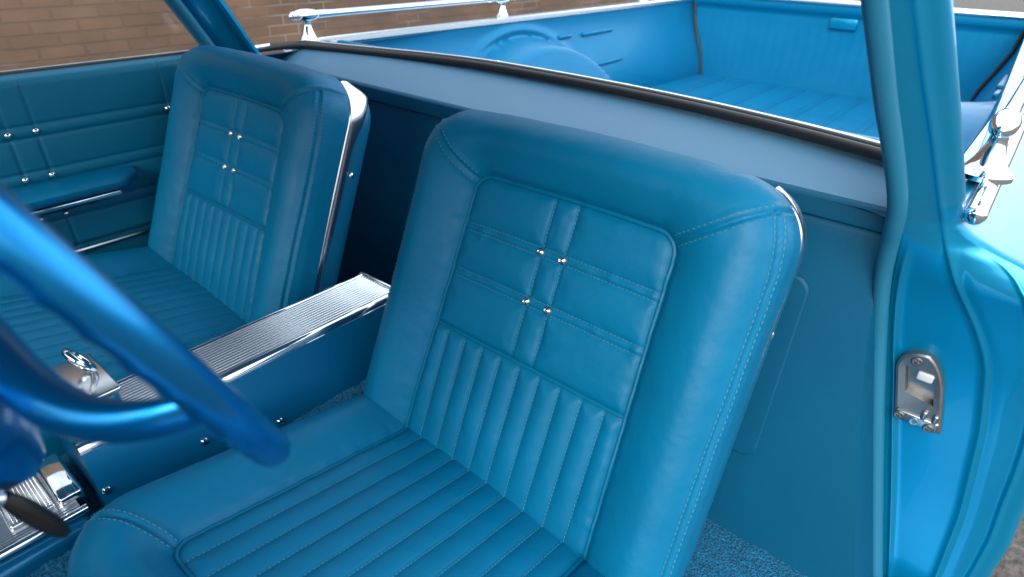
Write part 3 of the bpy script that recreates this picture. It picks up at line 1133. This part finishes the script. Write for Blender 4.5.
ab_.box((0.14, 0.612, 0.735), (0.48, 0.050, 0.009), 0.003)
ab_.build('armrest_trim', M['chrome'], door)
ab_ = MB()
ab_.box((0.13, 0.640, 0.722), (0.44, 0.024, 0.022), 0.008)
ab_.build('armrest_base', M['panel'], door)
wg = MB()
wg.grid(np.array([[(x - 0.30 * t * (1 if x > 0 else 0.2) , 0.690 - 0.09 * t, 0.96 + 0.40 * t) for t in np.linspace(0, 1, 8)] for x in np.linspace(-0.66, 0.70, 10)]))
wg.build('window_pane', M['glass'], door)

# ---------------- cargo bed
bd = MB()
bd.grid(np.array([[(x, y, 0.630) for y in np.linspace(-0.62, 0.62, 30)] for x in np.linspace(0.99, 2.92, 40)]))
for y in np.linspace(-0.42, 0.42, 8):
    bd.box((1.95, y, 0.631), (1.86, 0.030, 0.0024), 0.001)
bd.build('bed_floor', M['bed'], truck, angle=50)


def bed_side_y(x, z):
    return 0.700 - 0.075 * (x - 1.0) / 1.9 - 0.085 * sm((0.93 - z) / 0.30)


for s in (-1, 1):
    sm_ = MB()
    rows = []
    for x in np.linspace(0.99, 2.91, 120):
        row = []
        for z in np.linspace(0.62, 0.948, 50):
            y = bed_side_y(x, z)
            # wheel housing pushed into the bed
            u_ = (x - 1.69) / 0.34
            if abs(u_) < 1.25:
                ztop = 0.63 + 0.250 * math.sqrt(max(0, 1 - u_ * u_)) if abs(u_) < 1 else 0.6
                k = sm((ztop - z) / 0.022 + 0.5)
                y -= 0.135 * k
                # pressed rim round the housing
                rr = math.hypot(u_ * 0.34, (z - 0.63) * 1.22)
                y -= 0.007 * math.exp(-((rr - 0.345) / 0.014) ** 2) * (1 if z > .64 else 0)
            row.append((x, s * y, z))
        rows.append(row)
    sm_.grid(np.array(rows))
    # stamped ledges
    for xa, xb, z in ((1.90, 1.97, 0.872), (2.04, 2.24, 0.870), (2.02, 2.27, 0.762)):
        sm_.box(((xa + xb) / 2, s * (bed_side_y(xa, z) - 0.002), z), (xb - xa, 0.022, 0.014), 0.005)
    sm_.build('bed_side', M['bed'], truck, angle=60)
    cm = MB()
    rows = []
    for x in np.linspace(0.93, 2.93, 30):
        rows.append([(x, s * y, z) for y, z in ((bed_side_y(x, .95) - .004, 0.940), (bed_side_y(x, .95) - .003, 0.952), (bed_side_y(x, .95) + .004, 0.956), (0.706, 0.956), (0.709, 0.954), (0.714, 0.944), (0.716, 0.930))])
    cm.grid(np.array(rows))
    cm.build('bed_cap', M['steel' ] if s > 0 else M['paint'], truck, angle=40)
    # chrome moulding along the cap's outer edge
    mm = MB()
    x0_ = 0.803 if s < 0 else 0.86
    mm.tube([(x0_ - 0.004, s * 0.722, 0.932), (x0_ - 0.0025, s * 0.722, 0.932), (x0_, s * 0.722, 0.932), (x0_ + 0.004, s * 0.722, 0.932), (1.2, s * 0.722, 0.936), (2.0, s * 0.722, 0.938), (2.92, s * 0.722, 0.938)], np.array([0.35, 0.72, 0.93, 1, 1, 1, 1]) * (0.0115 if s < 0 else 0.006), 14)
    mm.build('cap_moulding', M['chrome'], truck, angle=50)
    # rail on flared posts
    rl = MB()
    zr = 1.008
    pts = [(0.878, s * 0.712, zr - 0.001), (0.886, s * 0.712, zr), (0.93, s * 0.712, zr), (1.0, s * 0.712, zr), (1.7, s * 0.712, zr), (2.6, s * 0.712, zr), (2.64, s * 0.712, zr)]
    rl.tube(pts, [0.004, 0.0105, 0.0120, 0.0095, 0.0095, 0.0095, 0.004], 16)
    rail = rl.build('bed_rail', M['chrome'], truck, angle=60)
    for xp in (0.925, 1.66, 2.58):
        ps = MB()
        ps.lathe([(0.030, 0.0), (0.030, 0.006), (0.024, 0.010), (0.017, 0.022), (0.0105, 0.040), (0.0095, 0.052), (0.0125, 0.058), (0.0125, 0.064)], (xp, s * 0.712, 0.943), (0, 0, 1), 24)
        sc_ = MB()
        ps.build('rail_post', M['chrome'], rail)
        ps = MB()
        ps.lathe([(0.002, -0.040), (0.010, -0.034), (0.0145, -0.018), (0.0155, 0.0), (0.0145, 0.018), (0.010, 0.034), (0.002, 0.040)], (xp, s * 0.712, zr), (1, 0, 0), 20)
        ps.build('rail_collar', M['chrome'], rail)
fw = MB(); fw.box((0.985, 0, 0.79), (0.02, 1.34, 0.32), 0.005)
fw.build('bed_front_wall', M['bed'], truck)
tg = MB()
rows = []
for y in np.linspace(-0.62, 0.62, 160):
    row = []
    for z in np.linspace(0.625, 0.968, 30):
        rib = 0.0008 * (math.sin(y * 2 * math.pi / 0.085)) ** 2 * sm((z - 0.66) / 0.03) * sm((0.90 - z) / 0.03)
        row.append((2.90 + rib - 0.018 * sm((z - 0.925) / 0.012), y, z))
    rows.append(row)
tg.grid(np.array(rows))
tg.box((2.95, 0, 0.79), (0.06, 1.30, 0.34), 0.01)
tail = tg.build('tailgate', M['bed'], truck, angle=60)
t2 = MB(); t2.box((2.925, 0, 0.973), (0.10, 1.30, 0.016), 0.006)
t2.build('tailgate_cap', M['steel'], tail)
t2 = MB(); t2.box((2.893, -0.032, 0.900), (0.02, 0.105, 0.042), 0.006)
t2.build('latch_cover', M['paint'], tail)
for s in (-1, 1):
    t2 = MB(); t2.tube([(2.893, s * (bed_side_y(2.9, z) - 0.008), z) for z in (0.955, 0.86, 0.78, 0.72, 0.632)], 0.006, 8)
    t2.build('gap_shade', M['rubber'], tail)  # dark rod standing in for the shade in the tailgate gap

# dashboard (ahead of the wheel)
db = MB()
rows = []
for y in np.linspace(-0.70, 0.70, 20):
    rows.append([(x, y, z) for x, z in ((-0.62, 0.70), (-0.50, 0.72), (-0.42, 0.76), (-0.40, 0.82), (-0.38, 0.90), (-0.40, 0.95), (-0.46, 0.975), (-0.60, 0.97), (-0.70, 0.95))])
db.grid(np.array(rows))
db.build('dashboard', M['paint'], truck, angle=50)

# ================================================================== seats
driver = build_seat(-0.36, 'blue vinyl bucket seat nearest the camera, beside the open door jamb')
passenger = copy_tree(driver)
passenger.location.y = 0.36
passenger['label'] = 'blue vinyl bucket seat on the far passenger side, beyond the chrome topped console'

# ================================================================== console
con = empty('center_console', (0.3, 0, 0.58), 'low blue console with a ribbed chrome top between the two seats', 'console')
CX0, CX1, CZ, CH = 0.075, 0.535, 0.685, 0.046


def con_y(z):
    return 0.047 + 0.028 * (0.685 - z) / 0.09


sb = MB()
for s in (-1, 1):
    sb.grid(np.array([[(x, s * con_y(z), z) for z in np.linspace(0.575, 0.676, 6)] for x in np.linspace(CX0, CX1 - 0.004, 20)]))
sb.grid(np.array([[(CX1 - 0.004, t * con_y(z), z) for z in np.linspace(0.575, 0.676, 6)] for t in np.linspace(-1, 1, 6)]))
sb.grid(np.array([[(CX0, t * con_y(z), z) for z in np.linspace(0.575, 0.676, 6)] for t in np.linspace(-1, 1, 6)]))
sb.grid(np.array([[(x, t * con_y(0.676), 0.676) for t in np.linspace(-1, 1, 6)] for x in np.linspace(CX0, CX1 - 0.004, 6)]))
sb.build('side_panel', M['console'], con, angle=40)
tp = MB()
NR = 13
ysr = np.linspace(-0.0385, 0.0385, NR * 8 + 1)
rows = []
for x in np.linspace(CX0 + 0.06, CX1, 14):
    rows.append([(x, y, CZ - 0.001 + 0.0026 * abs(math.sin((y + 0.0385) / 0.077 * math.pi * NR))) for y in ysr])
tp.grid(np.array(rows))
tp.build('ribbed_plate', M['ribbed'], con, angle=180)
for s in (-1, 1):
    tr_ = MB()
    prof = [(0.0385, CZ - 0.004), (0.0385, CZ + 0.0015), (0.0405, CZ + 0.0030), (0.0445, CZ + 0.0025), (0.0485, CZ - 0.0010), (0.0495, CZ - 0.0050), (0.0480, CZ - 0.0070), (0.0480, CZ - 0.0085), (0.0500, CZ - 0.0100), (0.0500, CZ - 0.0140), (0.0475, CZ - 0.0150)]
    tr_.grid(np.array([[(x, s * y, z) for y, z in prof] for x in np.linspace(CX0, CX1 + 0.002, 8)]))
    tr_.build('edge_moulding', M['chrome'], con, angle=50)
ec = MB(); ec.box((CX1 + 0.004, 0, CZ - 0.006), (0.012, 0.10, 0.020), 0.004)
ec.build('end_cap', M['chrome'], con)
for x, z in ((0.07, 0.627), (0.195, 0.622), (0.292, 0.595)):
    b_ = MB(); b_.lathe([(0.0055, -0.001), (0.0055, 0.001), (0.004, 0.003), (0.0005, 0.0038)], (max(x, 0.082), -con_y(z), z), (0, -1, 0.25), 14)
    b_.build('screw', M['chrome'], con)
# lower front section with ribbed tray, woven pad and flip lid
lf = MB()
lf.box((-0.16, 0, 0.55), (0.44, 0.15, 0.11), 0.010)
lf.build('front_section', M['console'], con)
rows = []
for x in np.linspace(-0.37, 0.055, 12):
    rows.append([(x, y, 0.6125 + 0.0012 * abs(math.sin((y + 0.05) / 0.10 * math.pi * 24))) for y in np.linspace(-0.050, 0.050, 24 * 6 + 1)])
f2 = MB(); f2.grid(np.array(rows)); f2.build('front_plate', M['ribbed'], con, angle=180)
f3 = MB(); f3.tube([(-0.37, -0.056, 0.611), (0.06, -0.056, 0.611)], 0.0055, 10)
f3.tube([(-0.37, 0.056, 0.611), (0.06, 0.056, 0.611)], 0.0055, 10)
f3.build('front_moulding', M['chrome'], con)
wp = MB()
rows = []
for x in np.linspace(-0.005, 0.035, 80):
    rows.append([(x, y, 0.622 + 0.0016 * (math.sin(x * 900 + y * 900) * math.sin(x * 900 - y * 900))) for y in np.linspace(-0.035, 0.04, 120)])
wp.grid(np.array(rows))
wp.box((0.015, 0.0025, 0.617), (0.044, 0.079, 0.010), 0.003)
wp.build('woven_pad', M['steel'], con, angle=60)
ld = MB(); ld.box((0.052, 0.0, 0.622), (0.026, 0.088, 0.016), 0.004)
ld.build('flip_lid', M['chrome'], con)
# gear selector housing on top, with two chrome rings
gh = MB()
gh.box((0.105, 0.0, 0.705), (0.060, 0.070, 0.040), 0.008)
gh.build('selector_housing', M['shell'], con)
gp = MB()
gp.box((0.095, 0.012, 0.729), (0.085, 0.100, 0.006), 0.0025)
gp.build('selector_plate', M['steel'], con)
for x, y in ((0.085, 0.000), (0.118, 0.016)):
    r_ = MB()
    th = np.linspace(0, 2 * math.pi, 30, endpoint=False)
    c0 = np.array((x, y, 0.752)); u1 = np.array((-0.5, 0.0, 0.86)); u2 = np.array((0, 1.0, 0))
    r_.tube([c0 + 0.017 * (math.cos(t) * u1 + 1.0 * math.sin(t) * u2) for t in th], 0.0045, 10, closed=True)
    r_.build('selector_ring', M['chrome'], con)

# ================================================================== steering wheel
WC = np.array((0.0576, -0.341, 1.0505)); WR = 0.180
wn_ = np.array((0.910, 0, 0.4145)); wt_d = np.array((0.4145, 0, -0.910)); wy = np.array((0, 1., 0))
sw = empty('steering_wheel', tuple(WC), 'glossy blue steering wheel in the lower left foreground', 'steering wheel')
rm = MB()
NT, NP = 540, 20
G = np.zeros((NT, NP, 3))
for i, t in enumerate(np.linspace(0, 2 * math.pi, NT, endpoint=False)):
    rd = math.cos(t) * wt_d + math.sin(t) * wy
    c0 = WC + WR * rd
    for j, p in enumerate(np.linspace(0, 2 * math.pi, NP, endpoint=False)):
        r0 = 0.0092
        inner = max(0, math.cos(p - math.radians(270)))
        r0 += 0.0010 * inner ** 4 * (0.5 + 0.5 * math.cos(t * 62)) ** 2
        G[i, j] = c0 + r0 * (math.cos(p) * rd + math.sin(p) * wn_)
rm.grid(G, closed_u=True, closed_v=True)
rim = rm.build('rim', M['wheel'], sw, angle=180)
for ang in (-80, 80):
    sp = MB()
    rd = math.cos(rad(ang)) * wt_d + math.sin(rad(ang)) * wy
    tn = np.cross(wn_, rd)
    rows = []
    for t in np.linspace(0, 1, 26):
        rr = 0.045 + (WR - 0.045) * t
        dish = -0.044 * (1 - t ** 4.5)
        c0 = WC + rr * rd + dish * wn_
        wd = 0.0175 - 0.0065 * t; th_ = 0.0115 - 0.002 * t
        rows.append([c0 + wd * math.cos(p) * tn + th_ * math.sin(p) * wn_ for p in np.linspace(0, 2 * math.pi, 20, endpoint=False)])
    sp.grid(np.array(rows), closed_v=True)
    sp.build('spoke', M['wheel'], sw, angle=180)
hb = MB()
hb.lathe([(0.050, -0.150), (0.070, -0.128), (0.088, -0.108), (0.098, -0.094), (0.101, -0.084), (0.097, -0.076), (0.080, -0.066), (0.06, -0.056), (0.02, -0.050), (0.002, -0.049)], WC, wn_, 48)
hb.build('hub', M['wheel'], sw)

colm = empty('steering_column', tuple(WC - 0.3 * wn_), 'blue steering column behind the wheel with its black tipped signal lever', 'steering column')
cm = MB()
cm.lathe([(0.045, -0.62), (0.047, -0.30), (0.052, -0.20), (0.058, -0.125), (0.050, -0.118)], WC, wn_, 28)
cm.build('column_jacket', M['wheel'], colm)
lv = MB()
L0 = WC - 0.16 * wn_ + np.array((0, -0.045, 0.0)); L1 = np.array((0.001, -0.40, 0.938))
lv.tube(np.array([L0 + (L1 - L0) * t for t in np.linspace(0, 1, 8)]), 0.004, 10)
lever = lv.build('signal_lever', M['chrome'], colm)
lv = MB()
L2 = np.array((0.016, -0.405, 0.900))
lv.tube(np.array([L1 + (L2 - L1) * t for t in np.linspace(0, 1, 8)]), [0.0035, 0.0048, 0.0055, 0.0056, 0.0056, 0.0054, 0.0046, 0.0025], 12)
lv.build('lever_knob', M['black'], lever)
